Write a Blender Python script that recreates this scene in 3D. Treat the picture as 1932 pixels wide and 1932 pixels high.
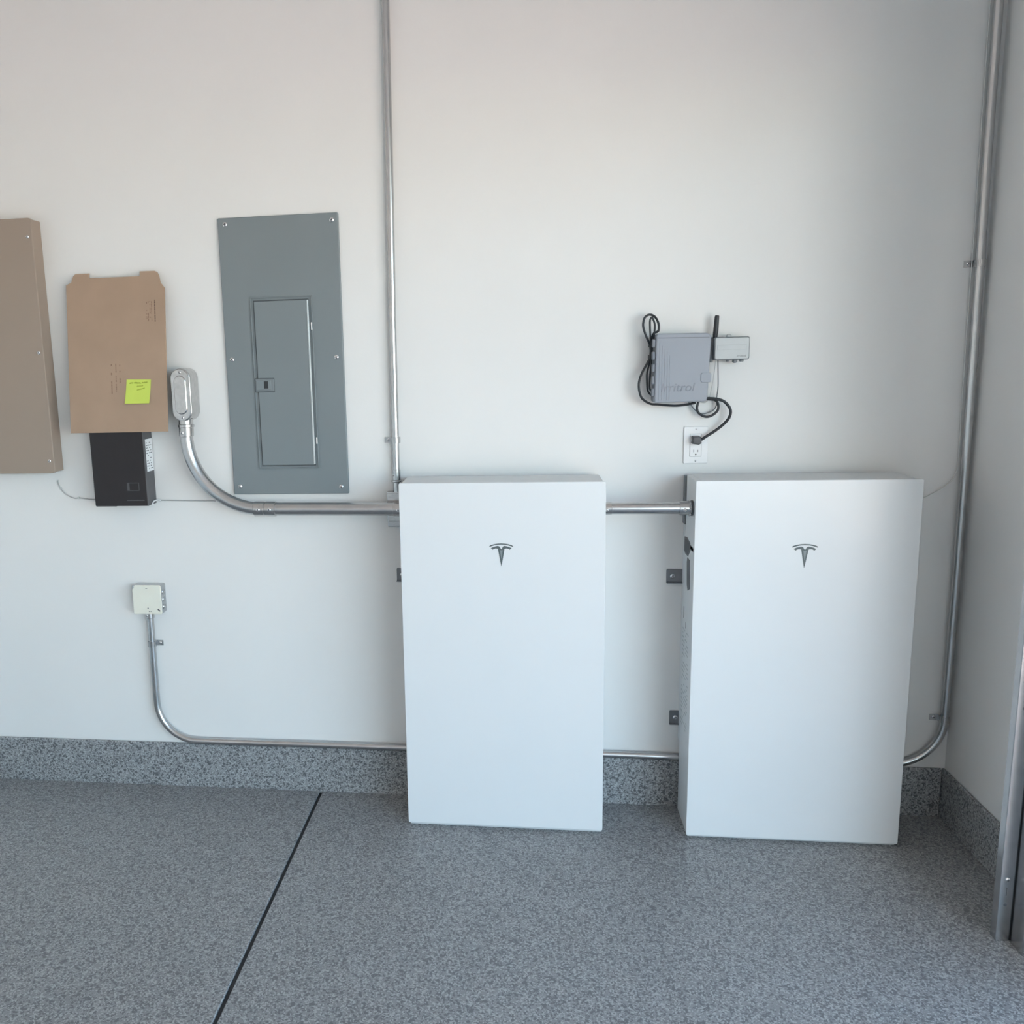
import bpy, bmesh, math, random
from mathutils import Vector, Matrix

for o in list(bpy.data.objects):
    bpy.data.objects.remove(o)
S = bpy.context.scene
COL = S.collection

# ------------------------------------------------------------------ camera
cam_d = bpy.data.cameras.new('camera')
cam = bpy.data.objects.new('camera', cam_d)
COL.objects.link(cam)
cam.matrix_world = Matrix((
    (0.990722, 0.005447, 0.135792, 0.635985),
    (0.132891, 0.170310, -0.976389, -2.715928),
    (-0.028445, 0.985376, 0.168006, 1.477162),
    (0, 0, 0, 1)))
cam_d.sensor_width = 36.0
cam_d.lens = 1616.25 / 1932 * 36.0
cam_d.shift_x = (966 - 765.26) / 1932
cam_d.shift_y = (952.29 - 966) / 1932
cam_d.clip_start = 0.05
S.camera = cam

# ------------------------------------------------------------------ world, sun, exposure
S.view_settings.view_transform = 'Standard'
S.view_settings.look = 'None'
S.view_settings.exposure = 3.01
S.view_settings.gamma = 1.0
S.view_settings.use_curve_mapping = False

SUN_FROM = Vector((-0.12, 0.6, 0.8)).normalized()      # sun beyond the house, lighting the driveway only
w = bpy.data.worlds.new('sky')
S.world = w
w.use_nodes = True
nt = w.node_tree
nt.nodes.clear()
wo = nt.nodes.new('ShaderNodeOutputWorld')
bg = nt.nodes.new('ShaderNodeBackground')
sky = nt.nodes.new('ShaderNodeTexSky')
sky.sky_type = 'HOSEK_WILKIE'
sky.turbidity = 3.0
sky.ground_albedo = 0.35
sky.sun_direction = SUN_FROM
bg.inputs['Strength'].default_value = 4.8
tint = nt.nodes.new('ShaderNodeMix')          # hazy, slightly warmed sky
tint.data_type = 'RGBA'
tint.blend_type = 'MULTIPLY'
tint.inputs[0].default_value = 1.0
tint.inputs[7].default_value = (1.10, 1.0, 0.81, 1)
nt.links.new(sky.outputs[0], tint.inputs[6])
nt.links.new(tint.outputs[2], bg.inputs[0])
nt.links.new(bg.outputs[0], wo.inputs[0])

sun_d = bpy.data.lights.new('sun', 'SUN')
sun_d.energy = 3.6
sun_d.angle = math.radians(0.6)
sun_d.color = (1.0, 0.93, 0.82)
sun = bpy.data.objects.new('sun', sun_d)
COL.objects.link(sun)
sun.location = (4, 6, 9)
sun.rotation_euler = (-SUN_FROM).to_track_quat('-Z', 'Y').to_euler()

# guides the sampling of daylight through the open garage door
por_d = bpy.data.lights.new('door_portal', 'AREA')
por_d.shape = 'RECTANGLE'
por_d.size = 4.6
por_d.size_y = 2.2
por_d.cycles.is_portal = True
por = bpy.data.objects.new('door_portal', por_d)
COL.objects.link(por)
por.location = (2.06, -3.12, 1.1)
por.rotation_euler = (math.radians(90), 0, math.radians(-90))
por.rotation_euler = Vector((-1, 0, 0)).to_track_quat('-Z', 'Z').to_euler()

# ------------------------------------------------------------------ materials
MATS = {}


def mat(name, col, rough=0.5, metal=0.0, noise=0.0, nscale=40.0, bump=0.0, bscale=200.0, coat=0.0, spec=0.5):
    m = bpy.data.materials.new(name)
    m.use_nodes = True
    t = m.node_tree
    b = t.nodes['Principled BSDF']
    b.inputs['Base Color'].default_value = (*col, 1)
    b.inputs['Roughness'].default_value = rough
    b.inputs['Metallic'].default_value = metal
    b.inputs['Coat Weight'].default_value = coat
    b.inputs['Coat Roughness'].default_value = 0.15
    b.inputs['Specular IOR Level'].default_value = spec
    tc = t.nodes.new('ShaderNodeTexCoord')
    if noise > 0:
        n = t.nodes.new('ShaderNodeTexNoise')
        n.inputs['Scale'].default_value = nscale
        n.inputs['Detail'].default_value = 5
        r = t.nodes.new('ShaderNodeValToRGB')
        r.color_ramp.elements[0].position = 0.3
        r.color_ramp.elements[1].position = 0.7
        r.color_ramp.elements[0].color = (*[c * (1 - noise) for c in col], 1)
        r.color_ramp.elements[1].color = (*[min(1, c * (1 + noise)) for c in col], 1)
        t.links.new(tc.outputs['Object'], n.inputs['Vector'])
        t.links.new(n.outputs['Fac'], r.inputs['Fac'])
        t.links.new(r.outputs['Color'], b.inputs['Base Color'])
    if bump > 0:
        n2 = t.nodes.new('ShaderNodeTexNoise')
        n2.inputs['Scale'].default_value = bscale
        n2.inputs['Detail'].default_value = 3
        bp = t.nodes.new('ShaderNodeBump')
        bp.inputs['Strength'].default_value = bump
        bp.inputs['Distance'].default_value = 0.002
        t.links.new(tc.outputs['Object'], n2.inputs['Vector'])
        t.links.new(n2.outputs['Fac'], bp.inputs['Height'])
        t.links.new(bp.outputs['Normal'], b.inputs['Normal'])
    MATS[name] = m
    return m


def epoxy(name, base, dark, light, scale, rough):
    """grey epoxy coat with scattered dark and light vinyl flakes"""
    m = bpy.data.materials.new(name)
    m.use_nodes = True
    t = m.node_tree
    b = t.nodes['Principled BSDF']
    b.inputs['Roughness'].default_value = rough
    tc = t.nodes.new('ShaderNodeTexCoord')

    def flakes(sc, seed, lo, hi):
        mp = t.nodes.new('ShaderNodeMapping')
        mp.inputs['Location'].default_value = (seed, seed * 1.7, seed * 0.6)
        t.links.new(tc.outputs['Object'], mp.inputs['Vector'])
        v = t.nodes.new('ShaderNodeTexVoronoi')
        v.inputs['Scale'].default_value = sc
        t.links.new(mp.outputs[0], v.inputs['Vector'])
        sp = t.nodes.new('ShaderNodeSeparateColor')
        t.links.new(v.outputs['Color'], sp.inputs[0])
        r = t.nodes.new('ShaderNodeValToRGB')
        r.color_ramp.elements[0].position = lo
        r.color_ramp.elements[0].color = (0, 0, 0, 1)
        r.color_ramp.elements[1].position = hi
        r.color_ramp.elements[1].color = (1, 1, 1, 1)
        t.links.new(sp.outputs[0], r.inputs['Fac'])
        return r
    n = t.nodes.new('ShaderNodeTexNoise')
    n.inputs['Scale'].default_value = 6
    n.inputs['Detail'].default_value = 4
    t.links.new(tc.outputs['Object'], n.inputs['Vector'])
    rb = t.nodes.new('ShaderNodeValToRGB')
    rb.color_ramp.elements[0].color = (*[c * 0.88 for c in base], 1)
    rb.color_ramp.elements[1].color = (*[c * 1.12 for c in base], 1)
    t.links.new(n.outputs['Fac'], rb.inputs['Fac'])
    prev = rb.outputs['Color']
    for sc, seed, lo, hi, c in ((scale, 3.1, 0.66, 0.74, dark), (scale * 1.25, 8.7, 0.70, 0.78, light),
                                (scale * 0.7, 5.3, 0.88, 0.93, dark)):
        r = flakes(sc, seed, lo, hi)
        mx = t.nodes.new('ShaderNodeMix')
        mx.data_type = 'RGBA'
        t.links.new(r.outputs['Color'], mx.inputs[0])
        t.links.new(prev, mx.inputs[6])
        mx.inputs[7].default_value = (*c, 1)
        prev = mx.outputs[2]
    t.links.new(prev, b.inputs['Base Color'])
    bn = t.nodes.new('ShaderNodeTexNoise')
    bn.inputs['Scale'].default_value = 150
    t.links.new(tc.outputs['Object'], bn.inputs['Vector'])
    bp = t.nodes.new('ShaderNodeBump')
    bp.inputs['Strength'].default_value = 0.35
    bp.inputs['Distance'].default_value = 0.003
    t.links.new(bn.outputs['Fac'], bp.inputs['Height'])
    t.links.new(bp.outputs['Normal'], b.inputs['Normal'])
    MATS[name] = m
    return m


mat('wall_paint', (0.80, 0.795, 0.785), 0.6, noise=0.012, nscale=3, bump=0.10, bscale=60)
mat('ceiling_paint', (0.80, 0.795, 0.78), 0.8, noise=0.01)
epoxy('epoxy_floor', (0.25, 0.255, 0.26), (0.145, 0.147, 0.155), (0.385, 0.39, 0.395), 230, 0.38)
epoxy('epoxy_curb', (0.275, 0.28, 0.285), (0.11, 0.112, 0.12), (0.42, 0.43, 0.44), 240, 0.45)
mat('joint_dark', (0.03, 0.032, 0.036), 0.8, noise=0.1)
mat('concrete', (0.53, 0.416, 0.356), 0.85, noise=0.08, nscale=4)
mat('white_enamel', (0.765, 0.775, 0.785), 0.32, noise=0.006, nscale=5, coat=0.25)
mat('grey_cast', (0.68, 0.695, 0.705), 0.45, noise=0.02)
mat('dark_trim', (0.12, 0.125, 0.135), 0.5, noise=0.05)
mat('emblem_grey', (0.10, 0.12, 0.125), 0.4, noise=0.02)
mat('emblem_mid', (0.24, 0.27, 0.28), 0.4, noise=0.02)
mat('print_faint', (0.42, 0.44, 0.455), 0.6, noise=0.05)
mat('emboss_shade', (0.235, 0.25, 0.285), 0.45, noise=0.02)  # darker than the lid: shading of the raised letters painted in
mat('panel_edge_lit', (0.40, 0.44, 0.455), 0.18, noise=0.01, coat=1.0)  # paler copy of the panel grey, edge highlight painted in
mat('panel_gap', (0.075, 0.085, 0.092), 0.5, noise=0.02)
mat('print_grey', (0.10, 0.105, 0.115), 0.6, noise=0.05)
mat('galvanized', (0.53, 0.53, 0.535), 0.27, 1.0, noise=0.06, nscale=25, bump=0.05, bscale=40)
mat('zinc_cast', (0.54, 0.535, 0.53), 0.24, 1.0, noise=0.10, nscale=60, bump=0.10, bscale=90)
mat('cover_sheen_cream', (0.98, 0.94, 0.82), 0.30, 0.35, noise=0.04, nscale=10)  # bright warm reflection on the steel, painted into a pale cream base
mat('screw_zinc', (0.75, 0.75, 0.76), 0.25, 1.0, noise=0.05)
mat('bracket_steel', (0.22, 0.225, 0.24), 0.4, 0.7, noise=0.05)
mat('panel_grey', (0.205, 0.235, 0.25), 0.42, noise=0.015, nscale=6)
mat('panel_latch', (0.19, 0.215, 0.23), 0.4, noise=0.02)
mat('latch_black', (0.03, 0.032, 0.035), 0.5, noise=0.05)
mat('tan_metal', (0.335, 0.265, 0.215), 0.45, noise=0.015, nscale=5)
mat('cardboard', (0.405, 0.285, 0.205), 0.85, noise=0.045, nscale=9, bump=0.04, bscale=30)
mat('card_print', (0.15, 0.09, 0.065), 0.8, noise=0.2, nscale=200)
mat('card_print_light', (0.27, 0.17, 0.12), 0.8, noise=0.2, nscale=200)
mat('note_yellow', (0.60, 0.72, 0.125), 0.7, noise=0.02)
mat('note_ink', (0.25, 0.30, 0.02), 0.7, noise=0.1)
mat('black_plastic', (0.016, 0.0125, 0.0145), 0.5, noise=0.08, nscale=30)
mat('charcoal_plastic', (0.085, 0.085, 0.09), 0.45, noise=0.05)
mat('sticker_white', (0.78, 0.79, 0.80), 0.5, noise=0.01)
mat('controller_grey', (0.30, 0.32, 0.365), 0.42, noise=0.015, nscale=8)
mat('controller_dark', (0.20, 0.21, 0.24), 0.45, noise=0.03)
mat('module_grey', (0.50, 0.52, 0.53), 0.4, noise=0.03, nscale=20)
mat('module_dark', (0.20, 0.215, 0.23), 0.5, noise=0.03)
mat('rubber_black', (0.018, 0.02, 0.025), 0.45, noise=0.1)
mat('outlet_white', (0.82, 0.82, 0.83), 0.35, noise=0.006)
mat('slot_dark', (0.10, 0.10, 0.11), 0.6, noise=0.05)
mat('wire_grey', (0.42, 0.42, 0.42), 0.5, noise=0.03)
mat('wire_white', (0.62, 0.62, 0.61), 0.5, noise=0.02)
mat('roof_tile', (0.35, 0.25, 0.2), 0.9, noise=0.1)


# ------------------------------------------------------------------ mesh helpers
def obj(name, bm, m, parent=None, smooth=False):
    bmesh.ops.recalc_face_normals(bm, faces=bm.faces[:])
    me = bpy.data.meshes.new(name)
    bm.to_mesh(me)
    bm.free()
    me.materials.append(MATS[m])
    if smooth:
        me.shade_smooth()
        try:
            me.set_sharp_from_angle(angle=math.radians(35))
        except Exception:
            pass
    o = bpy.data.objects.new(name, me)
    COL.objects.link(o)
    if smooth:
        wn = o.modifiers.new('weighted_normals', 'WEIGHTED_NORMAL')
        wn.keep_sharp = True
        wn.weight = 100
    if parent is not None:
        o.parent = parent
        o.matrix_parent_inverse = Matrix.Identity(4)
        # parts are modelled in world coordinates; keep them there
        base = parent
        off = Vector((0, 0, 0))
        while base is not None:
            off += base.location
            base = base.parent
        me.transform(Matrix.Translation(-off))
    return o


def thing(name, label, cat, loc=(0, 0, 0), group=None):
    o = bpy.data.objects.new(name, None)
    o.empty_display_size = 0.05
    COL.objects.link(o)
    o.location = loc
    tag(o, label, cat, group)
    return o


def tag(o, label, cat, group=None):
    o['label'] = label
    o['category'] = cat
    if group:
        o['group'] = group
    return o


def struct(o):
    o['kind'] = 'structure'
    return o


def BM():
    return bmesh.new()


def box(bm, x0, x1, y0, y1, z0, z1, bev=0.0, seg=2):
    """axis aligned box, optionally bevelled"""
    t = bmesh.new()
    bmesh.ops.create_cube(t, size=1.0)
    for v in t.verts:
        v.co = Vector(((x0 + x1) / 2 + v.co.x * (x1 - x0), (y0 + y1) / 2 + v.co.y * (y1 - y0), (z0 + z1) / 2 + v.co.z * (z1 - z0)))
    if bev > 0:
        bmesh.ops.bevel(t, geom=t.edges[:], offset=bev, segments=seg, affect='EDGES', profile=0.5)
    join(bm, t)
    return bm


def join(bm, t, M=None):
    if M is not None:
        bmesh.ops.transform(t, matrix=M, verts=t.verts[:])
    me = bpy.data.meshes.new('tmp')
    t.to_mesh(me)
    t.free()
    bm.from_mesh(me)
    bpy.data.meshes.remove(me)


def prism(bm, pts, frame, d0, d1, bev=0.0, seg=2):
    """polygon pts (u, v) extruded along w from d0 to d1; frame(u, v, w) -> xyz.
    bev rounds the rim at d1."""
    t = bmesh.new()
    a = [t.verts.new((u, v, d0)) for u, v in pts]
    b = [t.verts.new((u, v, d1)) for u, v in pts]
    n = len(pts)
    t.faces.new(a[::-1])
    top = t.faces.new(b)
    for i in range(n):
        t.faces.new((a[i], a[(i + 1) % n], b[(i + 1) % n], b[i]))
    bmesh.ops.recalc_face_normals(t, faces=t.faces[:])
    if bev > 0:
        bmesh.ops.bevel(t, geom=list(top.edges), offset=bev, segments=seg, affect='EDGES', profile=0.5)
    for v in t.verts:
        v.co = Vector(frame(*v.co))
    join(bm, t)
    return bm


def XZ(u, v, w):       # plane parallel to the back wall, w points to the camera (-Y)
    return (u, -w, v)


def YZ(u, v, w):       # plane facing -X, u = world y, w points to -X
    return (-w, u, v)


def rrect(x0, x1, z0, z1, r, n=5):
    pts = []
    for cx, cz, a0 in ((x1 - r, z1 - r, 0), (x0 + r, z1 - r, 90), (x0 + r, z0 + r, 180), (x1 - r, z0 + r, 270)):
        for i in range(n + 1):
            a = math.radians(a0 + 90 * i / n)
            pts.append((cx + r * math.cos(a), cz + r * math.sin(a)))
    return pts


def smooth_path(pts, k=6):
    """Catmull-Rom through the points"""
    P = [Vector(p) for p in pts]
    out = []
    for i in range(len(P) - 1):
        p0 = P[i - 1] if i > 0 else P[i] * 2 - P[i + 1]
        p1, p2 = P[i], P[i + 1]
        p3 = P[i + 2] if i + 2 < len(P) else P[i + 1] * 2 - P[i]
        for j in range(k):
            s = j / k
            out.append(0.5 * ((2 * p1) + (p2 - p0) * s + (2 * p0 - 5 * p1 + 4 * p2 - p3) * s * s + (3 * p1 - p0 - 3 * p2 + p3) * s ** 3))
    out.append(P[-1])
    return out


def tube(bm, pts, r, seg=16, cap=True):
    P = [Vector(p) for p in pts]
    n = len(P)
    tan = [(P[min(i + 1, n - 1)] - P[max(i - 1, 0)]).normalized() for i in range(n)]
    ref = Vector((0, 1, 0)) if abs(tan[0].y) < 0.9 else Vector((1, 0, 0))
    nrm = (ref - tan[0] * ref.dot(tan[0])).normalized()
    rings = []
    for i in range(n):
        nrm = (nrm - tan[i] * nrm.dot(tan[i])).normalized()
        bi = tan[i].cross(nrm)
        rr = r[i] if isinstance(r, (list, tuple)) else r
        rings.append([bm.verts.new(P[i] + (nrm * math.cos(2 * math.pi * k / seg) + bi * math.sin(2 * math.pi * k / seg)) * rr) for k in range(seg)])
    for i in range(n - 1):
        for k in range(seg):
            bm.faces.new((rings[i][k], rings[i][(k + 1) % seg], rings[i + 1][(k + 1) % seg], rings[i + 1][k]))
    if cap:
        bm.faces.new(rings[0][::-1])
        bm.faces.new(rings[-1])
    return bm


def lathe_y(bm, x, z, prof, seg=20):
    """revolve profile [(y, r)] about an axis parallel to Y through x, z"""
    tube_pts = [(x, y, z) for y, r in prof]
    P = [Vector(p) for p in tube_pts]
    rings = []
    for (y, r) in prof:
        rings.append([bm.verts.new((x + r * math.cos(2 * math.pi * k / seg), y, z + r * math.sin(2 * math.pi * k / seg))) for k in range(seg)])
    for i in range(len(prof) - 1):
        for k in range(seg):
            bm.faces.new((rings[i][k], rings[i][(k + 1) % seg], rings[i + 1][(k + 1) % seg], rings[i + 1][k]))
    bm.faces.new(rings[0])
    bm.faces.new(rings[-1][::-1])
    return bm


def screw(x, y, z, r, parent, m='screw_zinc', name='screw', ang=0.5):
    """pan head screw with a cross recess, head towards -Y, seated at y"""
    bm = BM()
    h = r * 0.55
    lathe_y(bm, x, z, [(y, r * 1.0), (y - h * 0.35, r * 0.98), (y - h * 0.8, r * 0.72), (y - h, r * 0.42)], 18)
    o = obj(name, bm, m, parent, True)
    b2 = BM()
    for a in (ang, ang + math.pi / 2):
        c, s = math.cos(a), math.sin(a)
        l, t = r * 0.62, r * 0.13
        pts = [(x + c * l - s * t, z + s * l + c * t), (x - c * l - s * t, z - s * l + c * t), (x - c * l + s * t, z - s * l - c * t), (x + c * l + s * t, z + s * l - c * t)]
        prism(b2, pts, XZ, -y + h * 0.3, -y + h * 1.06)
    obj('recess', b2, 'slot_dark', o)
    return o


def text_bm(body, size, frame_M, depth=0.0005, shear=0.0, align='LEFT'):
    cu = bpy.data.curves.new('lettering', 'FONT')
    cu.body = body
    cu.size = size
    cu.extrude = depth
    cu.shear = shear
    cu.align_x = align
    o = bpy.data.objects.new('lettering_tmp', cu)
    COL.objects.link(o)
    dg = bpy.context.evaluated_depsgraph_get()
    dg.update()
    me = bpy.data.meshes.new_from_object(o.evaluated_get(dg))
    bm = BM()
    bm.from_mesh(me)
    bmesh.ops.transform(bm, matrix=frame_M, verts=bm.verts[:])
    bpy.data.objects.remove(o)
    bpy.data.curves.remove(cu)
    bpy.data.meshes.remove(me)
    return bm


FACE_CAM = Matrix(((1, 0, 0, 0), (0, 0, -1, 0), (0, 1, 0, 0), (0, 0, 0, 1)))   # text on a plane facing -Y

# ------------------------------------------------------------------ structure
XR = 1.946       # right wall face
XL, YF, ZC = -1.9, -5.6, 2.78
CT = 0.161       # top of the flecked stem wall
Y1, Y2, ZH = -0.85, -5.4, 2.2      # garage door opening

bm = BM(); box(bm, XL - .2, XR + .16, 0, .16, -.12, ZC + .1)
struct(obj('wall_back', bm, 'wall_paint'))
bm = BM(); box(bm, XL - .16, XL, YF, 0, -.12, ZC + .1)
struct(obj('wall_left', bm, 'wall_paint'))
bm = BM(); box(bm, XL - .2, XR + .16, YF - .16, YF, -.12, ZC + .1)
struct(obj('wall_front', bm, 'wall_paint'))
bm = BM()
box(bm, XR, XR + .16, Y1, 0, -.12, ZC + .1)
box(bm, XR, XR + .16, YF, Y2, -.12, ZC + .1)
box(bm, XR, XR + .16, Y2, Y1, ZH, ZC + .1)
struct(obj('wall_right', bm, 'wall_paint'))
bm = BM(); box(bm, XL - .2, XR + .2, YF - .2, .2, ZC, ZC + .12)
struct(obj('ceiling', bm, 'ceiling_paint'))
bm = BM()
JX = -0.0665
box(bm, XL, JX - .0055, YF, 0, -.12, 0, .002, 1)
box(bm, JX + .0055, XR, YF, 0, -.12, 0, .002, 1)
floor = struct(obj('floor', bm, 'epoxy_floor'))
bm = BM(); box(bm, JX - .0056, JX + .0056, YF, -.011, -.1, -.006)
obj('joint_filler', bm, 'joint_dark', floor)
bm = BM(); box(bm, XL, XR - .0105, -.0105, 0, -.01, CT, .003, 1)
struct(obj('baseboard_back', bm, 'epoxy_curb'))
bm = BM(); box(bm, XR - .0105, XR, Y1, 0, -.01, CT, .003, 1)
struct(obj('baseboard_right', bm, 'epoxy_curb'))
bm = BM(); box(bm, XR, 30, -25, 25, -.14, -.02)
struct(obj('driveway', bm, 'concrete'))
bm = BM(); box(bm, XR + .16, 2.90, -9, 3, 2.42, 2.56, .004, 1)  # unseen eave, added to cut high sky light near the right wall
struct(obj('sky_blocking_eave', bm, 'ceiling_paint'))


# ------------------------------------------------------------------ the two battery units
PW, PH, YFRONT, YB = 0.609, 1.099, -0.202, -0.027


def emblem(parent, cx, top):
    sx, sz = 0.0001157, 0.0001225

    def P(l):
        return [(cx + (x - 905) * sx, top - (y - 340) * sz) for x, y in l]
    bm = BM()
    up = [(596, 408), (640, 383), (720, 360), (810, 345), (905, 340), (1000, 345), (1090, 360), (1170, 383), (1214, 408),
          (1196, 424), (1150, 408), (1080, 388), (1000, 374), (905, 370), (810, 374), (730, 388), (660, 408), (614, 424)]
    prism(bm, P(up), XZ, -YFRONT, -YFRONT + .0009)
    left = [(640, 458), (700, 430), (770, 410), (820, 402), (855, 414), (880, 450), (905, 490), (905, 915), (862, 700), (822, 480), (812, 468),
            (760, 464), (720, 474), (688, 497)]
    right = [(1810 - x, y) for x, y in left][::-1]
    prism(bm, P(left), XZ, -YFRONT, -YFRONT + .0009)
    prism(bm, P(right), XZ, -YFRONT, -YFRONT + .0009)
    e = obj('emblem', bm, 'emblem_grey', parent)
    e['label'] = 'dark grey T shaped emblem'
    b2 = BM()
    prism(b2, P([(868, 500), (905, 512), (942, 500), (928, 600), (905, 740), (882, 600)]), XZ, -YFRONT + .0008, -YFRONT + .0011)
    obj('emblem_inlay', b2, 'emblem_mid', e)


def battery(x, z, label):
    t = thing('home_battery', label, 'battery', (x + PW / 2, -.1, 0), 'white floor standing battery units')
    bm = BM()
    prism(bm, rrect(x, x + PW, z, z + PH, .0045, 4), XZ, -YFRONT - .012, -YFRONT, .0018, 3)
    cover = obj('front_cover', bm, 'white_enamel', t, True)
    emblem(cover, x + .3045, z + PH - .1835)
    # cast body: full depth below, a shallower wiring bay at the top left
    xl, xr, zt = x + .0045, x + PW - .0045, z + PH - .003
    bm = BM()
    box(bm, xl + .014, xr, -.191, YB, 0.0, zt, .003)
    box(bm, xl, xr + .0008, -.1905, YB - .0005, -.0005, .905, .002)
    prism(bm, [(-.190, .89), (YB, .89), (YB, .905), (-.044, .950), (-.041, zt - .001), (-.190, zt - .001)], YZ, -xl - .03, -xl, .0015)
    obj('body', bm, 'grey_cast', t)
    bm = BM(); box(bm, xl - .003, xr - .010, YB + .0005, -.0005, .948, zt - .006, .002, 1)
    obj('back_plate', bm, 'module_dark', t)
    bm = BM(); box(bm, xl + .0005, xr - .010, YB + .0005, -.0005, .235, .947, .001, 1)
    obj('spacer_plate', bm, 'grey_cast', t)
    # dark plates stand in for shadow gap and handle recess on the left side
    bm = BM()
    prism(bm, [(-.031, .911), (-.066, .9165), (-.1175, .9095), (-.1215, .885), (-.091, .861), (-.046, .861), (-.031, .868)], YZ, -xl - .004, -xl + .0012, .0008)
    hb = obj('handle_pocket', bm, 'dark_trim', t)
    bm = BM()
    prism(bm, [(-.040, .905), (-.066, .9095), (-.110, .904), (-.113, .887), (-.088, .868), (-.040, .868)], YZ, -xl + .0008, -xl + .0018)
    obj('pocket_plate', bm, 'print_grey', hb)
    bm = BM()
    prism(bm, [(-.083, .857), (-.118, .8565), (-.131, .770), (-.100, .757), (-.0866, .771), (-.077, .841)], YZ, -xl - .004, -xl + .0012, .0008)
    obj('side_slot', bm, 'dark_trim', t)
    # rows of printed rating text on the left side
    rnd = random.Random(4)
    bm = BM()
    for u0, u1, v0, v1 in ((-.045, -.052, .655, .692), (-.082, -.088, .632, .652)):
        bm = BM()
        prism(bm, [(u0, v0), (u1, v0), (u1, v1), (u0, v1)], YZ, -xl - .001, -xl + .0004)
        obj('printed_mark', bm, 'dark_trim', t)
    bm = BM()
    for row in range(24):
        zz = .62 - row * .0135
        u = -.04
        while u > -.13:
            l = rnd.uniform(.006, .018)
            if rnd.random() < .62:
                prism(bm, [(u, zz), (u - l, zz), (u - l, zz + .0035), (u, zz + .0035)], YZ, -xl - .001, -xl + .0004)
            u -= l + .004
    obj('printed_text', bm, 'print_faint', t)
    # steel fixing tabs reaching out to the wall on the left
    for z0, z1, xo in ((.755, .799, x - .0435), (.283, .329, x - .024)):
        bm = BM()
        prism(bm, rrect(xo, x + .06, z0, z1, .004, 3), XZ, 0.0, .004, .0008)
        box(bm, xo, x + .06, -.012, -.0005, z0, z0 + .003)
        tb = obj('mounting_tab', bm, 'bracket_steel', t)
        screw(xo + .0185, -.004, (z0 + z1) / 2, .0075, tb)
    return t


battery(.2663, .0105, 'white home battery standing between the bent steel conduit and the wall outlet')
battery(1.1269, .0095, 'white home battery standing nearest the garage door track and the room corner')

# ------------------------------------------------------------------ short pipe between the batteries
t = thing('conduit_nipple', 'short thick steel conduit joining the two white batteries', 'conduit', (1.0, -.14, 1.0195))
ZN = 1.0195
bm = BM(); tube(bm, [(.876, -.14, ZN), (1.131, -.14, ZN)], .0173, 24)
obj('pipe', bm, 'galvanized', t, True)
for x0, x1, rr in ((.8735, .899, .0183), (1.0925, 1.127, .0212)):
    bm = BM()
    tube(bm, [(x0, -.14, ZN), (x0 + .0015, -.14, ZN), (x1 - .002, -.14, ZN), (x1, -.14, ZN)], [rr - .001, rr, rr, rr - .0015], 24)
    if x0 > 1:
        for k in range(8):
            a = k * math.pi / 4
            c, s = math.cos(a), math.sin(a)
            box(bm, x1 - .008, x1 - .002, -.14 + c * rr - .003, -.14 + c * rr + .003, ZN + s * rr - .003, ZN + s * rr + .003, .001, 1)
    cn = obj('connector', bm, 'zinc_cast', t, True)
    screw((x0 + x1) / 2 - .003, -.14 - rr + .001, ZN - .002, .0055, cn, name='set_screw')
bm = BM(); tube(bm, [(1.127, -.14, ZN), (1.1295, -.14, ZN)], .0235, 24)
obj('locknut', bm, 'dark_trim', t, True)

# ------------------------------------------------------------------ tan cabinet at the left edge
t = thing('electrical_cabinet', 'tan metal electrical cabinet mounted higher up, left of the cardboard sheet', 'cabinet', (-1.1, -.03, 1.54))
CX0, CX1, CZ0, CZ1, CD = -1.325, -.9085, 1.1335, 1.9525, .064
bm = BM()
box(bm, CX0 + .006, CX1 - .004, -.052, -.001, CZ0 + .003, CZ1 - .003, .003)
obj('cabinet_box', bm, 'tan_metal', t, True)
bm = BM()
prism(bm, rrect(CX0, CX1, CZ0, CZ1, .012, 4), XZ, .050, CD, .003, 3)
cv = obj('cover', bm, 'tan_metal', t, True)
for z in (1.894, 1.53, 1.175):
    screw(CX1 - .0165, -CD, z, .0055, cv)
    screw(CX0 + .0165, -CD, z, .0055, cv)

# ------------------------------------------------------------------ black device and the cardboard leaning over it
t = thing('device_box', 'black plastic network box under the cardboard sheet with white sticker on its side', 'device', (-.681, -.035, 1.18))
bm = BM()
prism(bm, rrect(-.773, -.5905, 1.0225, 1.326, .003, 3), XZ, .0005, .0705, .0015, 2)
bb = obj('case', bm, 'black_plastic', t, True)
bm = BM(); box(bm, -.5915, -.5893, -.0695, -.002, 1.022, 1.325, .0006, 1)
sp = obj('side_panel', bm, 'charcoal_plastic', t)
st = BM(); box(st, -.5893, -.5889, -.0555, -.004, 1.134, 1.241)
sk = obj('sticker', st, 'sticker_white', t)
sk['label'] = 'white sticker with rows of dark print'
bm = BM()
rnd = random.Random(2)
for i in range(11):
    z = 1.142 + i * .0085
    u = -.052
    while u < -.016:
        l = rnd.uniform(.003, .009)
        if rnd.random() < .7:
            box(bm, -.5889, -.5887, u, u + l, z, z + .0028)
        u += l + .002
obj('sticker_print', bm, 'print_grey', sk)
bm = BM()
for x0, x1, z0, z1 in ((-.655, -.6145, 1.0985, 1.1003), (-.6563, -.6145, 1.0735, 1.0753), (-.6565, -.648, 1.0745, 1.0995), (-.6165, -.6145, 1.0745, 1.0995)):
    box(bm, x0, x1, -.0712, -.0695, z0, z1)
obj('port_surround', bm, 'charcoal_plastic', t)
bm = BM(); box(bm, -.66, -.60, -.0713, -.069, 1.040, 1.043)
obj('seam', bm, 'charcoal_plastic', t)
bm = BM(); box(bm, -.77, -.70, -.0708, -.06, 1.0215, 1.024)
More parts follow.
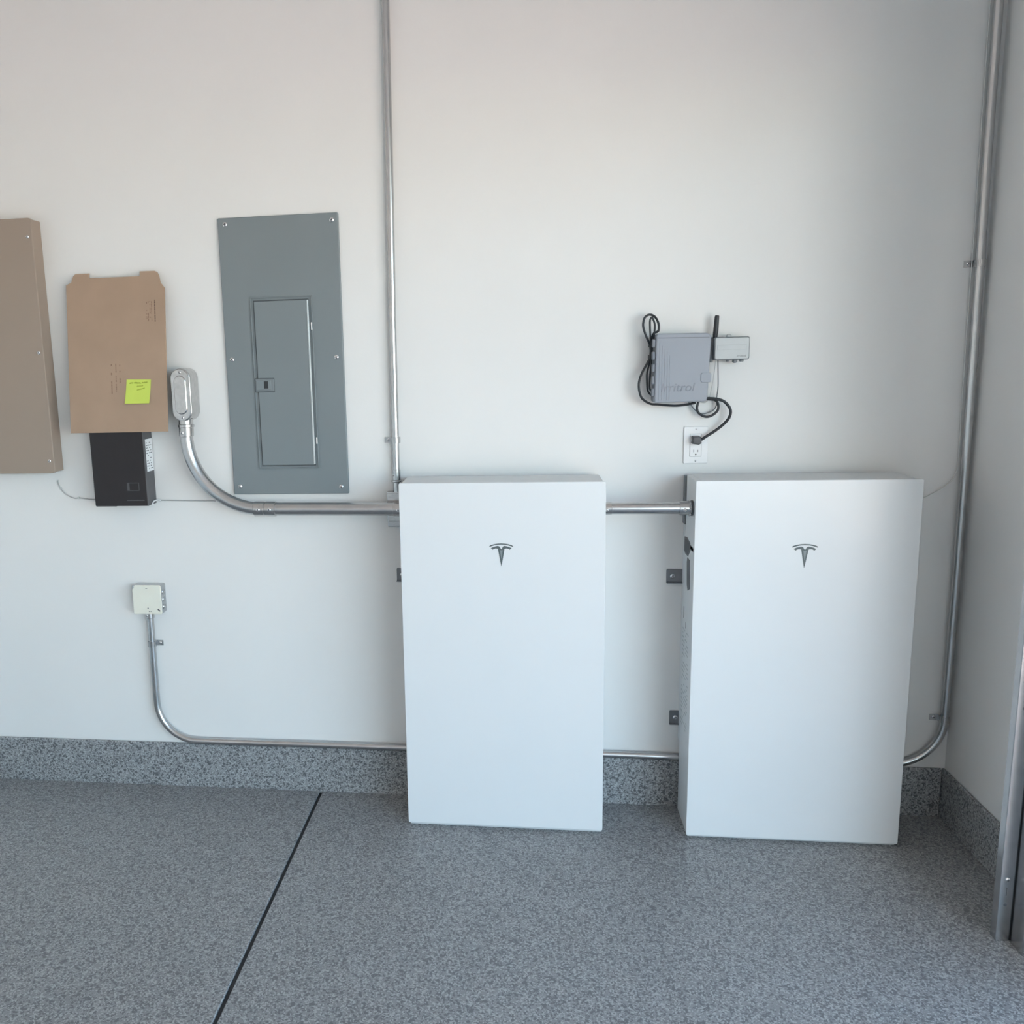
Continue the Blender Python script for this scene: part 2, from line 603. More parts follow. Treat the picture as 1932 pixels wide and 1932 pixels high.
obj('bottom_notch', bm, 'charcoal_plastic', t)

# cardboard: bottom edge rests against the box front, top tilts back to the wall
CB0, CB1 = Vector((0, -.0785, 1.267)), Vector((0, -.020, 1.757))
cdir = (CB1 - CB0).normalized()
cnor = Vector((0, -cdir.z, cdir.y))


def CARD(u, v, wd):
    p = CB0 + cdir * v + cnor * wd
    return (u, p.y, p.z)


t = thing('cardboard_sheet', 'brown cardboard sheet with two tabs leaning over the black box', 'cardboard', (-.66, -.05, 1.5))
out = [(-.8305, .0), (-.4955, .0), (-.4948, .458), (-.5085, .4765), (-.5105, .487), (-.5135, .500), (-.5180, .5085), (-.5260, .5130), (-.5775, .5135), (-.5781, .4985), (-.7496, .4985), (-.7492, .5137), (-.7960, .5137), (-.8035, .5085), (-.8085, .4990), (-.8120, .4870), (-.8303, .4785)]
bm = BM(); prism(bm, out, CARD, .0006, .0042, .0006, 1)
cs = obj('flat_sheet', bm, 'cardboard', t)
bm = BM()
rnd = random.Random(7)


def print_col(bm, u, v0, v1, h, density=.75, drift=0.0):
    v = v0
    while v < v1:
        l = rnd.uniform(.003, .010)
        if rnd.random() < density:
            uu = u + drift * (v - v0)
            prism(bm, [(uu, v), (uu + h, v), (uu + h, min(v + l, v1)), (uu, min(v + l, v1))], CARD, .0041, .0044)
        v += l + .0012


print_col(bm, -.5310, .352, .421, .0036, .97)
obj('printed_text', bm, 'card_print', t)
bm = BM()
for k in range(4):
    print_col(bm, -.5415 - k * .0055, .354, .418, .0028, .6)
obj('faint_print', bm, 'card_print_light', t)
bm = BM()
print_col(bm, -.6845, .125, .225, .0040, .6)
obj('faint_print', bm, 'card_print_light', t)
bm = BM()
print_col(bm, -.6690, .132, .223, .0034, .55)
obj('faint_print', bm, 'card_print_light', t)
bm = BM()
print_col(bm, -.6555, .160, .221, .0034, .6)
obj('faint_print', bm, 'card_print_light', t)
# sticky note
t = thing('sticky_note', 'lime yellow square sticky note with handwriting stuck on the cardboard', 'note', (-.6, -.06, 1.4))
nb = BM()
pts = [(-.6374, .0916), (-.5544, .0915), (-.5486, .1678), (-.6314, .1698)]
t2 = bmesh.new()
rows = 8
g = []
for i in range(rows + 1):
    s = i / rows
    row = []
    for j in range(2):
        a = Vector(pts[0]).lerp(Vector(pts[1]), j)
        b = Vector(pts[3]).lerp(Vector(pts[2]), j)
        c = a.lerp(b, s)
        lift = .0046 + .006 * (1 - s) ** 2.2
        row.append((c.x, c.y, lift))
    g.append(row)
f0 = [[t2.verts.new(CARD(*q)) for q in r] for r in g]
f1 = [[t2.verts.new(CARD(q[0], q[1], q[2] + .0004)) for q in r] for r in g]
for i in range(rows):
    t2.faces.new((f0[i][0], f0[i][1], f0[i + 1][1], f0[i + 1][0]))
    t2.faces.new((f1[i][0], f1[i + 1][0], f1[i + 1][1], f1[i][1]))
    t2.faces.new((f0[i][0], f0[i + 1][0], f1[i + 1][0], f1[i][0]))
    t2.faces.new((f0[i][1], f1[i][1], f1[i + 1][1], f0[i + 1][1]))
t2.faces.new((f0[0][0], f1[0][0], f1[0][1], f0[0][1]))
t2.faces.new((f0[-1][0], f0[-1][1], f1[-1][1], f1[-1][0]))
join(nb, t2)
obj('paper', nb, 'note_yellow', t)
bm = BM()


def scribble(bm, u0, u1, v0, v1, amp, n):
    pts_ = []
    for i in range(n + 1):
        s = i / n
        vv = v0 + (v1 - v0) * s
        sf = (vv - .0916) / .0772
        lift = .0052 + .006 * (1 - max(0, min(1, sf))) ** 2.2
        pts_.append(CARD(u0 + (u1 - u0) * s + rnd.uniform(-.0006, .0006), vv + (amp if i % 2 else -amp) * rnd.uniform(.4, 1.0), lift))
    tube(bm, pts_, .0006, 5)


scribble(bm, -.6215, -.6120, .1580, .1580, .0024, 7)
scribble(bm, -.6070, -.5830, .1590, .1576, .0026, 20)
scribble(bm, -.5790, -.5612, .1584, .1596, .0026, 15)
scribble(bm, -.5960, -.5760, .1476, .1482, .0020, 13)
scribble(bm, -.5965, -.5705, .1350, .1412, .0024, 18)
obj('handwriting', bm, 'note_ink', t)

# thin wire stapled to the wall, passing behind the box
t = thing('thin_wire', 'thin grey wire curving along the wall behind the black box', 'wire', (-.75, -.004, 1.04))
bm = BM()
p = smooth_path([(-.938, .004, 1.100), (-.9375, -.003, 1.0985), (-.932, -.003, 1.0775), (-.9125, -.003, 1.0530), (-.884, -.003, 1.0395), (-.8625, -.003, 1.0400), (-.81, -.003, 1.0340), (-.70, -.003, 1.031), (-.5906, -.003, 1.0304), (-.47, -.003, 1.0285), (-.38, -.003, 1.0270)], 8)
tube(bm, p, .0019, 8)
obj('wire', bm, 'wire_grey', t, True)
for x, z in ((-.9300, 1.0745), (-.868, 1.0405), (-.576, 1.0303)):
    bm = BM(); box(bm, x - .0025, x + .0025, -.0055, .001, z - .0035, z + .0035, .0008, 1)
    obj('staple', bm, 'wire_white', t)
t = thing('jumper_lead', 'short white lead hooked on the lower corner of the black box', 'wire', (-.588, -.03, 1.03))
bm = BM()
tube(bm, smooth_path([(-.5875, -.040, 1.0232), (-.5868, -.036, 1.0285), (-.5850, -.028, 1.0325), (-.5800, -.012, 1.0330), (-.5720, -.0065, 1.0312)], 6), .0022, 8)
obj('wire', bm, 'sticker_white', t, True)
bm = BM(); box(bm, -.5905, -.5845, -.044, -.036, 1.0205, 1.0245, .001, 1)
obj('wire_clip', bm, 'sticker_white', t)

# ------------------------------------------------------------------ oval fitting with the big bent conduit
t = thing('conduit_run', 'thick bent steel conduit from the oval fitting to the white battery', 'conduit', (-.44, -.05, 1.2))
LX, LZ0, LZ1, LR = -.446, 1.298, 1.4675, .0315
bm = BM()


def obround(cx, z0, z1, r, n=14, skew=0.0):
    pts_ = []
    for i in range(n + 1):
        a = math.pi * i / n
        pts_.append((cx + r * math.cos(a) + skew * 0, z1 - r + r * math.sin(a)))
    for i in range(n + 1):
        a = math.pi + math.pi * i / n
        pts_.append((cx + r * math.cos(a), z0 + r + r * math.sin(a)))
    return pts_


prism(bm, obround(LX, LZ0, LZ1, LR), XZ, .004, .0725, .004, 3)
fb = obj('fitting_body', bm, 'zinc_cast', t, True)
bm = BM()
prism(bm, obround(LX - .001, LZ0 + .003, LZ1 - .003, LR - .0015), XZ, .0728, .0765, .0012, 2)
fc = obj('fitting_cover', bm, 'zinc_cast', t, True)
bm = BM()
prism(bm, obround(LX - .001, LZ0 + .023, LZ1 - .023, LR - .0115), XZ, .0760, .0805, .0035, 3)
obj('raised_pad', bm, 'zinc_cast', fc, True)
screw(LX, -.0765, LZ1 - .0125, .005, fc)
screw(LX, -.0765, LZ0 + .0125, .005, fc)
bm = BM()
yh = -.05
hub = [(LX - .001, yh, 1.305), (LX - .001, yh, 1.288), (LX - .001, yh, 1.2865), (LX - .001, yh, 1.279), (LX - .001, yh, 1.2775), (LX - .002, yh, 1.250), (LX - .002, yh, 1.248)]
tube(bm, hub, [.023, .0235, .0262, .0262, .0238, .0238, .0225], 24)
hb = obj('hub', bm, 'zinc_cast', t, True)
screw(LX - .008, yh - .0225, 1.2615, .0055, hb, name='set_screw')
bm = BM()
path = [(-.448, yh, 1.285), (-.4485, yh, 1.2367)]
cx, cz, R = -.2085, 1.247, .2395
for i in range(1, 25):
    a = math.pi + (math.pi / 2) * i / 24
    path.append((cx + R * math.cos(a), yh, cz + R * math.sin(a)))
path += [(-.20, yh, 1.0075), (-.159, yh, 1.0075)]
tube(bm, path, .0212, 28)
obj('bent_pipe', bm, 'galvanized', t, True)
bm = BM()
tube(bm, [(-.165, yh, 1.0070), (.05, yh, 1.0058), (.2705, yh, 1.0050)], .0215, 28)
obj('straight_pipe', bm, 'galvanized', t, True)
bm = BM()
tube(bm, [(-.2335, yh, 1.0078), (-.232, yh, 1.0078), (-.199, yh, 1.0076), (-.1975, yh, 1.0076), (-.1955, yh, 1.0076), (-.194, yh, 1.0076), (-.161, yh, 1.0072), (-.1595, yh, 1.0072)],
     [.0222, .0242, .0242, .0225, .0225, .0242, .0242, .0222], 24)
cp = obj('coupling', bm, 'zinc_cast', t, True)
for x in (-.2155, -.178):
    screw(x, yh - .0236, 1.0085, .0062, cp, name='set_screw')
bm = BM()
tube(bm, [(.225, yh, 1.0052), (.2265, yh, 1.0052), (.262, yh, 1.005), (.2635, yh, 1.005)], [.0217, .0226, .0226, .0217], 24)
cn = obj('connector', bm, 'zinc_cast', t, True)
screw(.2440, yh - .0222, 1.0045, .006, cn, name='set_screw')

# small steel box behind the conduit end, fed by the upright conduit
t = thing('junction_box', 'small steel box half hidden behind the white battery and conduit end', 'box', (.23, -.013, 1.0))
bm = BM(); box(bm, .2010, .2620, -.0250, -.0005, .9415, 1.0565, .003, 2)
obj('box_shell', bm, 'galvanized', t, True)
bm = BM(); box(bm, .2035, .2600, -.0264, -.0245, .9600, 1.0520, .001, 1)
obj('box_cover', bm, 'zinc_cast', t)

t = thing('upright_conduit', 'slim upright steel conduit rising to the ceiling beside the grey breaker panel', 'conduit', (.24, -.0135, 1.9))
bm = BM()
tube(bm, [(.2330, -.0135, 1.062), (.2332, -.0135, 1.19), (.2352, -.0135, 1.60), (.2400, -.0135, 2.04), (.2450, -.0135, ZC - .001)], .0117, 20)
obj('pipe', bm, 'galvanized', t, True)
bm = BM()
tube(bm, [(.2330, -.0145, 1.055), (.2330, -.0145, 1.0855), (.2330, -.0145, 1.087), (.2330, -.0145, 1.0885), (.2330, -.0145, 1.0925), (.2331, -.0145, 1.094), (.2331, -.0145, 1.127), (.2331, -.0145, 1.1285)],
     [.0118, .0118, .0135, .0165, .0165, .0135, .0135, .0122], 20)
cn = obj('connector', bm, 'zinc_cast', t, True)
screw(.2255, -.0268, 1.111, .0042, cn, name='set_screw')


def strap(parent, x, z, r, yc, side, horizontal=False):
    """one hole pipe strap; side = -1 puts the ear to the left"""
    bm = BM()
    n = 12
    wd = .0095
    prof = []
    for i in range(n + 1):
        a = -math.pi / 2 + math.pi * i / n
        prof.append((r * math.sin(a), yc - r * math.cos(a)))
    ear = .024
    inner = [(side * u, y) for u, y in prof]
    path_ = [(side * -r, -.0005)] + inner + [(side * r, -.0012), (side * (r + ear), -.0012)]
    th = .0020
    for k in range(len(path_) - 1):
        (u0, y0), (u1, y1) = path_[k], path_[k + 1]
        d = Vector((u1 - u0, y1 - y0))
        if d.length < 1e-6:
            continue
        nr = Vector((d.y, -d.x)).normalized() * th * side
        vs = []
        for zz in (z - wd, z + wd):
            vs.append([bm.verts.new((x + u0, y0, zz)), bm.verts.new((x + u1, y1, zz)), bm.verts.new((x + u1 + nr.x, y1 + nr.y, zz)), bm.verts.new((x + u0 + nr.x, y0 + nr.y, zz))])
        bm.faces.new(vs[0]); bm.faces.new(vs[1][::-1])
        for q in range(4):
            bm.faces.new((vs[0][q], vs[0][(q + 1) % 4], vs[1][(q + 1) % 4], vs[1][q]))
    o = obj('strap', bm, 'galvanized', parent)
    screw(x + side * (r + ear * .5), -.0028, z, .0052, o)
    return o


strap(t, .2336, 1.2222, .0122, -.0135, -1)

# ------------------------------------------------------------------ breaker panel
t = thing('breaker_panel', 'slate grey breaker panel cover with a narrow hinged door and six screws', 'panel', (-.119, -.006, 1.489))
GX0, GX1, GZ0, GZ1, GY = -.3125, .0745, 1.0495, 1.9290, .011
bm = BM()
prism(bm, rrect(GX0, GX1, GZ0, GZ1, .004, 3), XZ, .0003, GY, .003, 3)
obj('cover', bm, 'panel_grey', t, True)
for x, z in ((-.2885, 1.909), (.0545, 1.9065), (-.2920, 1.4893), (.0520, 1.4887), (-.2908, 1.0759), (.0505, 1.0722)):
    screw(x, -GY, z, .0075, t, ang=x * 31 + z * 17)
DX0, DX1, DZ0, DZ1 = -.2205, -.0195, 1.135, 1.682
# raised lip around the door opening
bm = BM()
lip = .0035
for x0, x1, z0, z1 in ((DX0, DX0 + lip, DZ0, DZ1), (DX1 - lip, DX1, DZ0, DZ1), (DX0, DX1, DZ0, DZ0 + lip), (DX0, DX1, DZ1 - lip, DZ1)):
    box(bm, x0, x1, -GY - .0045, -GY + .001, z0, z1, .0012, 2)
obj('door_frame', bm, 'panel_grey', t)
IX0, IX1, IZ0, IZ1 = -.2075, -.0345, 1.1460, 1.6690
dg = BM()
prism(dg, rrect(IX0 - .0035, IX1 + .0045, IZ0 - .0035, IZ1 + .0035, .002, 2), XZ, GY - .001, GY + .0004)
door_bm = BM()
prism(door_bm, rrect(IX0, IX1, IZ0, IZ1, .002, 2), XZ, GY - .001, GY + .0060, .0022, 2)
door = obj('door', door_bm, 'panel_grey', t, True)
obj('door_gap', dg, 'panel_gap', t)
# rolled hinge edge with its highlight painted in as paler grey
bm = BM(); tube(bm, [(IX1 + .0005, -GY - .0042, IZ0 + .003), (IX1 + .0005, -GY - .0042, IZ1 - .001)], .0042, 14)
obj('rolled_edge', bm, 'panel_edge_lit', door, True)
for z0, z1 in ((1.576, 1.598), (1.214, 1.235)):
    bm = BM(); tube(bm, [(-.0232, -GY - .0022, z0), (-.0232, -GY - .0022, z1)], .0028, 10)
    obj('hinge', bm, 'screw_zinc', t, True)
bm = BM()
box(bm, -.2185, -.1530, -GY - .0068, -GY - .001, 1.3830, 1.4285, .0015, 2)
obj('latch_rim', bm, 'panel_gap', door)
bm = BM()
box(bm, -.2165, -.1550, -GY - .0085, -GY - .001, 1.3850, 1.4265, .0020, 2)
la = obj('latch', bm, 'panel_latch', door)
bm = BM()
box(bm, -.2135, -.1640, -GY - .0100, -GY - .006, 1.3905, 1.4215, .001, 1)
obj('latch_slide', bm, 'panel_grey', la)
bm = BM(); box(bm, -.1870, -.1735, -GY - .0106, -GY - .0095, 1.3955, 1.4185)
obj('latch_grip', bm, 'latch_black', la)

# ------------------------------------------------------------------ irrigation controller
t = thing('irrigation_controller', 'grey plastic irrigation controller box above the outlet with black cables', 'controller', (1.1, -.04, 1.42))
KY = .078
ctl = [(1.0245, 1.3285), (1.0265, 1.5210), (1.0300, 1.5270), (1.0360, 1.5285), (1.1690, 1.5265), (1.1765, 1.5235), (1.1815, 1.5170), (1.1825, 1.5080), (1.1765, 1.3370), (1.1735, 1.3290), (1.1670, 1.3270), (1.035, 1.3260), (1.028, 1.3262)]
bm = BM()
prism(bm, [(x * .985 + .0165, z * .99 + .0142) for x, z in ctl], XZ, .001, .050, .002, 2)
obj('base_box', bm, 'controller_dark', t, True)
bm = BM()
prism(bm, ctl, XZ, .050, KY, .0045, 3)
lid = obj('lid', bm, 'controller_grey', t, True)
bm = BM()
prism(bm, [(1.0315, 1.5145), (1.1775, 1.5125), (1.1765, 1.5150), (1.0315, 1.5170)], XZ, KY - .001, KY + .0012)
obj('lid_ridge', bm, 'controller_dark', lid)
bm = BM()
for i in range(5):
    x = 1.036 + i * .0075
    z0, z1 = 1.333, 1.502 - i * .009
    prism(bm, [(x, z0), (x + .0017, z0), (x + .0017, z1), (x, z1)], XZ, KY - .001, KY + .0008, .0004, 1)
obj('lid_ribs', bm, 'controller_grey', lid)
bm = BM()
prism(bm, rrect(1.1555, 1.1855, 1.3835, 1.4115, .006, 3), XZ, KY - .004, KY + .003, .0015, 2)
obj('latch', bm, 'controller_grey', lid, True)
bm = text_bm('Irritrol', .0355, Matrix.Translation((1.0400, -KY, 1.3590)) @ FACE_CAM, .0012, .22)
obj('lettering', bm, 'emboss_shade', lid)
for i in range(5):
    z = 1.345 + i * .036
    bm = BM(); box(bm, 1.0165, 1.0248, -.076, -.057, z, z + .024, .002, 1)
    obj('hinge_knuckle', bm, 'controller_dark', t)

# receiver module hooked on its side
t = thing('sensor_receiver', 'small pale grey receiver module with upright black antenna beside the controller', 'receiver', (1.246, -.04, 1.48))
bm = BM()
prism(bm, rrect(1.1965, 1.2975, 1.4465, 1.5135, .006, 4), XZ, .012, .050, .003, 3)
cs = obj('case', bm, 'module_dark', t, True)
bm = BM()
prism(bm, rrect(1.1995, 1.2950, 1.4490, 1.5105, .005, 4), XZ, .049, .0525, .0015, 2)
fp = obj('face_plate', bm, 'module_grey', t, True)
bm = BM(); box(bm, 1.206, 1.288, -.0532, -.052, 1.476, 1.490, .0005, 1)
obj('face_recess', bm, 'module_grey', fp)
bm = text_bm('Irritrol', .0095, Matrix.Translation((1.2600, -.0526, 1.4545)) @ FACE_CAM, .0003, .2)
obj('lettering', bm, 'dark_trim', fp)
bm = BM()
tube(bm, [(1.2030, -.030, 1.507), (1.2030, -.030, 1.522), (1.2040, -.030, 1.530), (1.2065, -.030, 1.574), (1.2067, -.030, 1.577)], [.0062, .0070, .0074, .0064, .0050], 14)
obj('antenna', bm, 'rubber_black', t, True)
bm = BM()
tube(bm, [(1.2415, -.032, 1.505), (1.2415, -.032, 1.5185), (1.2415, -.032, 1.5215)], [.0075, .0075, .0045], 14)
obj('top_knob', bm, 'module_grey', t, True)
for x, r, l in ((1.2395, .0055, .0050), (1.2600, .0070, .0095), (1.2790, .0065, .0065)):
    bm = BM()
    tube(bm, [(x, -.034, 1.449), (x, -.034, 1.4465 - l * .7), (x, -.034, 1.4465 - l)], [r, r, r * .6], 12)
    obj('gland', bm, 'module_dark', t, True)
bm = BM()
box(bm, 1.1890, 1.1985, -.030, -.0008, 1.4400, 1.5150, .002, 1)
obj('side_clip', bm, 'module_dark', t)
bm = BM()
tube(bm, smooth_path([(1.2130, -.030, 1.449), (1.2150, -.027, 1.4143), (1.2170, -.024, 1.3671), (1.2165, -.014, 1.3356), (1.2170, -.012, 1.3134), (1.2085, -.012, 1.2977), (1.1890, -.012, 1.2885), (1.1706, -.012, 1.2873), (1.1532, -.012, 1.3004), (1.136, -.014, 1.3215), (1.133, -.016, 1.3250)], 7), .0017, 8)
wr = obj('signal_wire', bm, 'module_dark', t, True)
bm = BM()
tube(bm, smooth_path([(1.2075, -.030, 1.449), (1.2055, -.024, 1.415), (1.2010, -.018, 1.370), (1.196, -.008, 1.335), (1.185, -.006, 1.320), (1.165, -.006, 1.3245)], 6), .0012, 8)
obj('white_lead', bm, 'wire_white', t, True)

# looped cable hung on the hinge side of the controller
t = thing('cable_bundle', 'black cable folded into long loops at the hinge side of the controller', 'cable', (1.01, -.04, 1.45))
bm = BM()
Y = -.04
outer = [(1.0165, 1.4591), (1.0172, 1.4746), (1.0155, 1.492), (1.0104, 1.506), (1.0025, 1.5218), (.9944, 1.5453), (.9933, 1.5608), (.9984, 1.5776), (1.012, 1.5856), (1.0274, 1.5781), (1.037, 1.5593), (1.0381, 1.5408), (1.0340, 1.5345), (1.0255, 1.5310), (1.0212, 1.5200), (1.0200, 1.5080), (1.0195, 1.495), (1.0185, 1.475)]
tube(bm, smooth_path([(x, Y + .004 * math.sin(i), z) for i, (x, z) in enumerate(outer)], 6), .0034, 10)
inner = [(1.0150, 1.470), (1.0160, 1.495), (1.0149, 1.5136), (1.0128, 1.5447), (1.0123, 1.5679), (1.0168, 1.577), (1.0215, 1.5706), (1.0264, 1.552), (1.0240, 1.5211), (1.0215, 1.505), (1.0175, 1.485), (1.0170, 1.465)]
tube(bm, smooth_path([(x, Y - .006, z) for x, z in inner], 6), .0029, 10)
low = [(1.0165, 1.480), (1.0144, 1.4591), (1.0070, 1.4430), (.9950, 1.4204), (.9860, 1.3970), (.9836, 1.3733), (.9895, 1.3461), (1.0013, 1.3316), (1.0201, 1.3215), (1.0388, 1.3196), (1.0621, 1.3168), (1.0931, 1.3147), (1.1238, 1.3172), (1.140, 1.3205), (1.150, 1.3222)]
tube(bm, smooth_path([(x, Y - .002, z) for x, z in low], 6), .0035, 10)
in2 = [(1.0175, 1.478), (1.0158, 1.455), (1.0125, 1.4356), (1.0076, 1.4122), (1.0080, 1.3885), (1.0100, 1.3647), (1.0150, 1.3535), (1.022, 1.347)]
tube(bm, smooth_path([(x, Y + .005, z) for x, z in in2], 6), .0028, 10)
in3 = [(1.0180, 1.470), (1.0175, 1.4355), (1.0150, 1.4041), (1.0143, 1.3725), (1.0180, 1.362), (1.023, 1.360)]
tube(bm, smooth_path([(x, Y - .007, z) for x, z in in3], 6), .0027, 10)
obj('cable', bm, 'rubber_black', t, True)
bm = BM()
tube(bm, [(1.0168, Y - .0015, 1.456), (1.0172, Y - .0015, 1.4675)], .0085, 12)
obj('twist_tie', bm, 'latch_black', t, True)
bm = BM()
tube(bm, [(1.0172, Y - .0015, 1.490), (1.0178, Y - .0015, 1.4955)], .0085, 12)
obj('twist_tie', bm, 'latch_black', t, True)
bm = BM(); box(bm, 1.0155, 1.0252, -.034, -.030, 1.4990, 1.5040, .001, 1)
obj('cable_hook', bm, 'latch_black', t)

# outlet with the plugged power cord
t = thing('power_outlet', 'white duplex outlet with plate, below the grey irrigation controller', 'outlet', (1.161, -.003, 1.19))
bm = BM()
prism(bm, rrect(1.1255, 1.1965, 1.1345, 1.2478, .0025, 3), XZ, .0002, .0058, .0018, 2)
obj('cover_plate', bm, 'outlet_white', t, True)
bm = BM()
prism(bm, rrect(1.1440, 1.1770, 1.1570, 1.2250, .002, 3), XZ, .0052, .0082, .0008, 2)
rc = obj('receptacle', bm, 'outlet_white', t, True)
bm = BM()
for zc in (1.1735, 1.2080):
    box(bm, 1.1540, 1.1555, -.0085, -.0075, zc - .0040, zc + .0040)
    box(bm, 1.1665, 1.1680, -.0085, -.0075, zc - .0034, zc + .0034)
    lathe_y(bm, 1.1610, zc - .0112, [(-.0075, .0026), (-.0085, .0026)], 12)
obj('slots', bm, 'slot_dark', rc)
bm = BM()
for x0, x1, z0, z1 in ((1.1428, 1.1438, 1.156, 1.226), (1.1772, 1.1782, 1.156, 1.226), (1.1428, 1.1782, 1.1556, 1.1566), (1.1428, 1.1782, 1.2254, 1.2264)):
    box(bm, x0, x1, -.0060, -.0050, z0, z1)
obj('gap_line', bm, 'wire_grey', rc)
screw(1.1610, -.0058, 1.2395, .0026, t)
screw(1.1608, -.0058, 1.1425, .0026, t)

t = thing('power_cable', 'thick black power cord plugged into the white outlet', 'cable', (1.16, -.02, 1.21))
bm = BM()
prism(bm, [(1.1465, 1.1975), (1.1655, 1.1945), (1.1725, 1.1985), (1.1730, 1.2080), (1.1705, 1.2185), (1.1660, 1.2205), (1.1490, 1.2200), (1.1465, 1.2165), (1.1478, 1.2070)], XZ, .0084, .034, .004, 3)
obj('plug', bm, 'charcoal_plastic', t, True)
bm = BM()
pp = [(1.1822, -.030, 1.3338), (1.1890, -.030, 1.3338), (1.2128, -.032, 1.3314), (1.2328, -.032, 1.3244), (1.2480, -.031, 1.3092), (1.2545, -.030, 1.2935), (1.2508, -.029, 1.2749), (1.2366, -.027, 1.2561), (1.2127, -.025, 1.2358), (1.1900, -.024, 1.2208), (1.1760, -.023, 1.2110), (1.1700, -.022, 1.2080)]
tube(bm, smooth_path(pp, 8), .0043, 12)
lp = [(1.1615, -.024, 1.3262), (1.1602, -.024, 1.3200), (1.1575, -.026, 1.3054), (1.1612, -.027, 1.2926), (1.1728, -.028, 1.2828), (1.1883, -.028, 1.2785), (1.2065, -.026, 1.2854), (1.2190, -.024, 1.2994), (1.2190, -.022, 1.3168), (1.2098, -.021, 1.3280), (1.1900, -.020, 1.3310), (1.1822, -.020, 1.331)]
tube(bm, smooth_path(lp, 8), .0037, 12)
obj('cable', bm, 'rubber_black', t, True)

# ------------------------------------------------------------------ square box and the long conduit along the curb
t = thing('square_box', 'square steel junction box with blank cover above the low conduit', 'box', (-.635, -.02, .692))
bm = BM()
prism(bm, rrect(-.6865, -.5835, .6425, .7435, .006, 3), XZ, .0003, .036, .0012, 2)
obj('box_shell', bm, 'galvanized', t, True)
bm = BM()
rnd = random.Random(9)
for z in (.664, .690, .716):
    for rr in (.0105, .0065):
        tube(bm, [(-.5834, -.018 + rr * math.cos(a * math.pi / 8), z + rr * math.sin(a * math.pi / 8)) for a in range(17)], .0009, 5)
obj('knockout_rings', bm, 'zinc_cast', t, True)
bm = BM()
# cover with two opposite notched corners
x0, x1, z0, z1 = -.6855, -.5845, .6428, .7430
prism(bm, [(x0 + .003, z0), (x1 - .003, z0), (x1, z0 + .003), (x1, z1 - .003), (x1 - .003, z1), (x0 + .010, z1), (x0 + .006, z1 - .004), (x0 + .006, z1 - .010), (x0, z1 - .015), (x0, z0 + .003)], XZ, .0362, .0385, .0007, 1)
cv = obj('cover', bm, 'cover_sheen_cream', t)
bm = BM()
prism(bm, [(-.6005, .6585), (-.5975, .6615), (-.5895, .6545), (-.5920, .6515)], XZ, .0384, .0388)
obj('cover_slot', bm, 'slot_dark', cv)
bm = BM()
prism(bm, rrect(-.6375, -.6310, .7318, .7345, .001, 2), XZ, .0384, .0388)
obj('cover_slot', bm, 'slot_dark', cv)
bm = BM()
lathe_y(bm, -.6335, .6630, [(-.0384, .0022), (-.0388, .0022)], 10)
lathe_y(bm, -.6300, .6520, [(-.0384, .0016), (-.0388, .0016)], 10)
lathe_y(bm, -.6240, .6520, [(-.0384, .0016), (-.0388, .0016)], 10)
obj('stamped_marks', bm, 'slot_dark', cv)

t = thing('curb_conduit', 'long slim steel conduit running along the curb and up the room corner', 'conduit', (0, -.0135, .175))
yc = -.0135
path = [(-.6398, yc, .6424), (-.6405, yc, .56), (-.6410, yc, .40), (-.6408, yc, .315)]
cx, cz, R = -.5008, .315, .140
for i in range(1, 21):
    a = math.pi + math.pi / 2 * i / 20
    path.append((cx + R * math.cos(a), yc, cz + R * math.sin(a)))
path += [(-.2957, yc, .1748), (-.03, yc, .1755), (.24, yc, .1748), (.90, yc, .1755), (1.125, yc, .1745), (1.60, yc, .1745), (1.772, yc, .1745)]
XCR = 1.9245
cx, cz, R = 1.7725, .3265, .152
for i in range(1, 21):
    a = -math.pi / 2 + math.pi / 2 * i / 20
    path.append((cx + R * math.cos(a), yc - .006 * i / 20, cz + R * math.sin(a)))
path += [(XCR + .001, yc - .006, .765), (XCR - .0005, yc - .006, 1.25), (XCR - .005, yc - .006, 1.70), (XCR - .009, yc - .006, 2.0), (XCR - .013, yc - .006, ZC - .001)]
bm = BM(); tube(bm, path, .0116, 20)
obj('pipe', bm, 'galvanized', t, True)
bm = BM()
tube(bm, [(-.6398, -.0145, .6422), (-.6398, -.0145, .641), (-.6400, -.0145, .622), (-.6400, -.0145, .6205)], [.0138, .0145, .0145, .0122], 20)
cn = obj('connector', bm, 'zinc_cast', t, True)
screw(-.6450, -.0280, .632, .0042, cn, name='set_screw')
strap(t, -.6408, .5285, .0122, yc, 1)
strap(t, XCR - .0005, .3300, .0122, yc - .005, -1)
strap(t, XCR - .0035, 1.6975, .0122, yc - .006, -1)

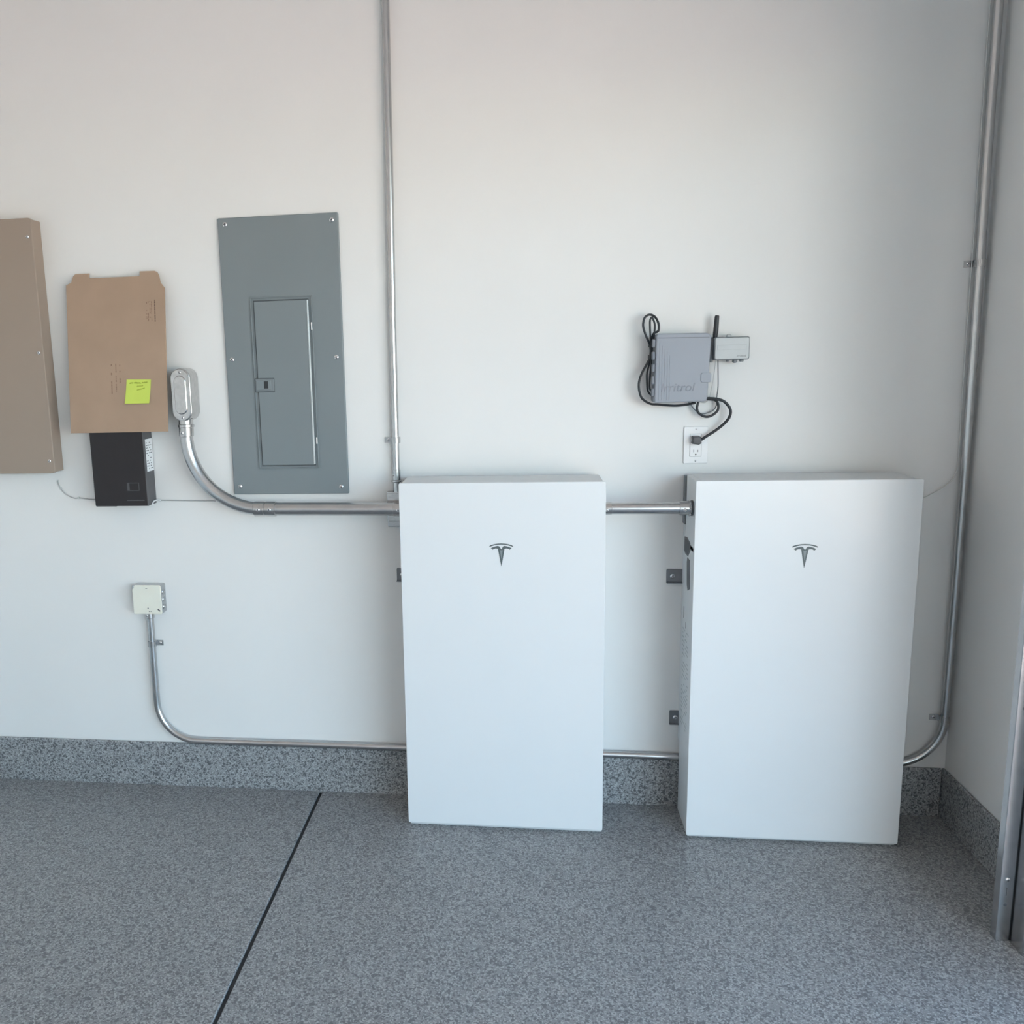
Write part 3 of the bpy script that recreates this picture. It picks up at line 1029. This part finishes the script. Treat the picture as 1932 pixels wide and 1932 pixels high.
t = thing('corner_wire', 'thin pale wire beside the corner conduit, curving off above the battery', 'wire', (1.91, -.0062, 1.5))
bm = BM()
tube(bm, smooth_path([(1.8960, -.0062, ZC - .001), (1.8995, -.0062, 2.2), (1.9030, -.0062, 1.924), (1.9045, -.0062, 1.795), (1.9045, -.0062, 1.605), (1.9075, -.0062, 1.334), (1.9105, -.0062, 1.132), (1.9050, -.0062, 1.093), (1.8880, -.0062, 1.066), (1.8477, -.0062, 1.0377), (1.80, -.0062, 1.015), (1.70, -.0062, .99)], 8), .0016, 8)
obj('wire', bm, 'wire_white', t, True)

# ------------------------------------------------------------------ garage door track against the right wall
t = thing('door_track', 'galvanized garage door track standing at the edge of the door opening', 'track', (1.82, -.60, 0))
TX, TY0, TY1 = 1.800, -.588, -.6105
bm = BM()
box(bm, TX, TX + .0022, TY1, TY0, .0, ZH + .1, .0006, 1)
box(bm, TX, TX + .031, TY1 - .0022, TY1, .0, ZH + .1, .0006, 1)
an = obj('angle_iron', bm, 'galvanized', t)
for z in (.100, .615, .650, .720, .755, 1.30, 1.34, 1.9):
    bm = BM()
    lathe_y(bm, TX + .015, z, [(TY1 - .0020, .0038), (TY1 - .0026, .0038)], 12)
    obj('bolt_hole', bm, 'slot_dark', an)
bm = BM()
prism(bm, [(TX + .0145, .125), (TX + .0163, .125), (TX + .0163, .146), (TX + .0145, .146)], XZ, -TY1 + .0020, -TY1 + .0026)
obj('slot', bm, 'slot_dark', an)
screw(TX + .0155, TY1 - .0022, .168, .0058, an, name='bolt')
bm = BM()
# C channel that guides the rollers, open toward the doorway
box(bm, TX + .034, TX + .036, -.665, -.605, 0.0, ZH + .1)
box(bm, TX + .034, TX + .060, -.607, -.605, 0.0, ZH + .1)
box(bm, TX + .058, TX + .060, -.650, -.605, 0.0, ZH + .1)
box(bm, TX + .020, TX + .036, -.607, -.605, 0.0, ZH + .1)
obj('channel', bm, 'galvanized', t)
for zz in (.30, 1.2, 2.0):
    bm = BM()
    box(bm, TX + .058, XR + .0005, -.612, -.604, zz, zz + .05, .001, 1)
    obj('wall_bracket', bm, 'galvanized', t)
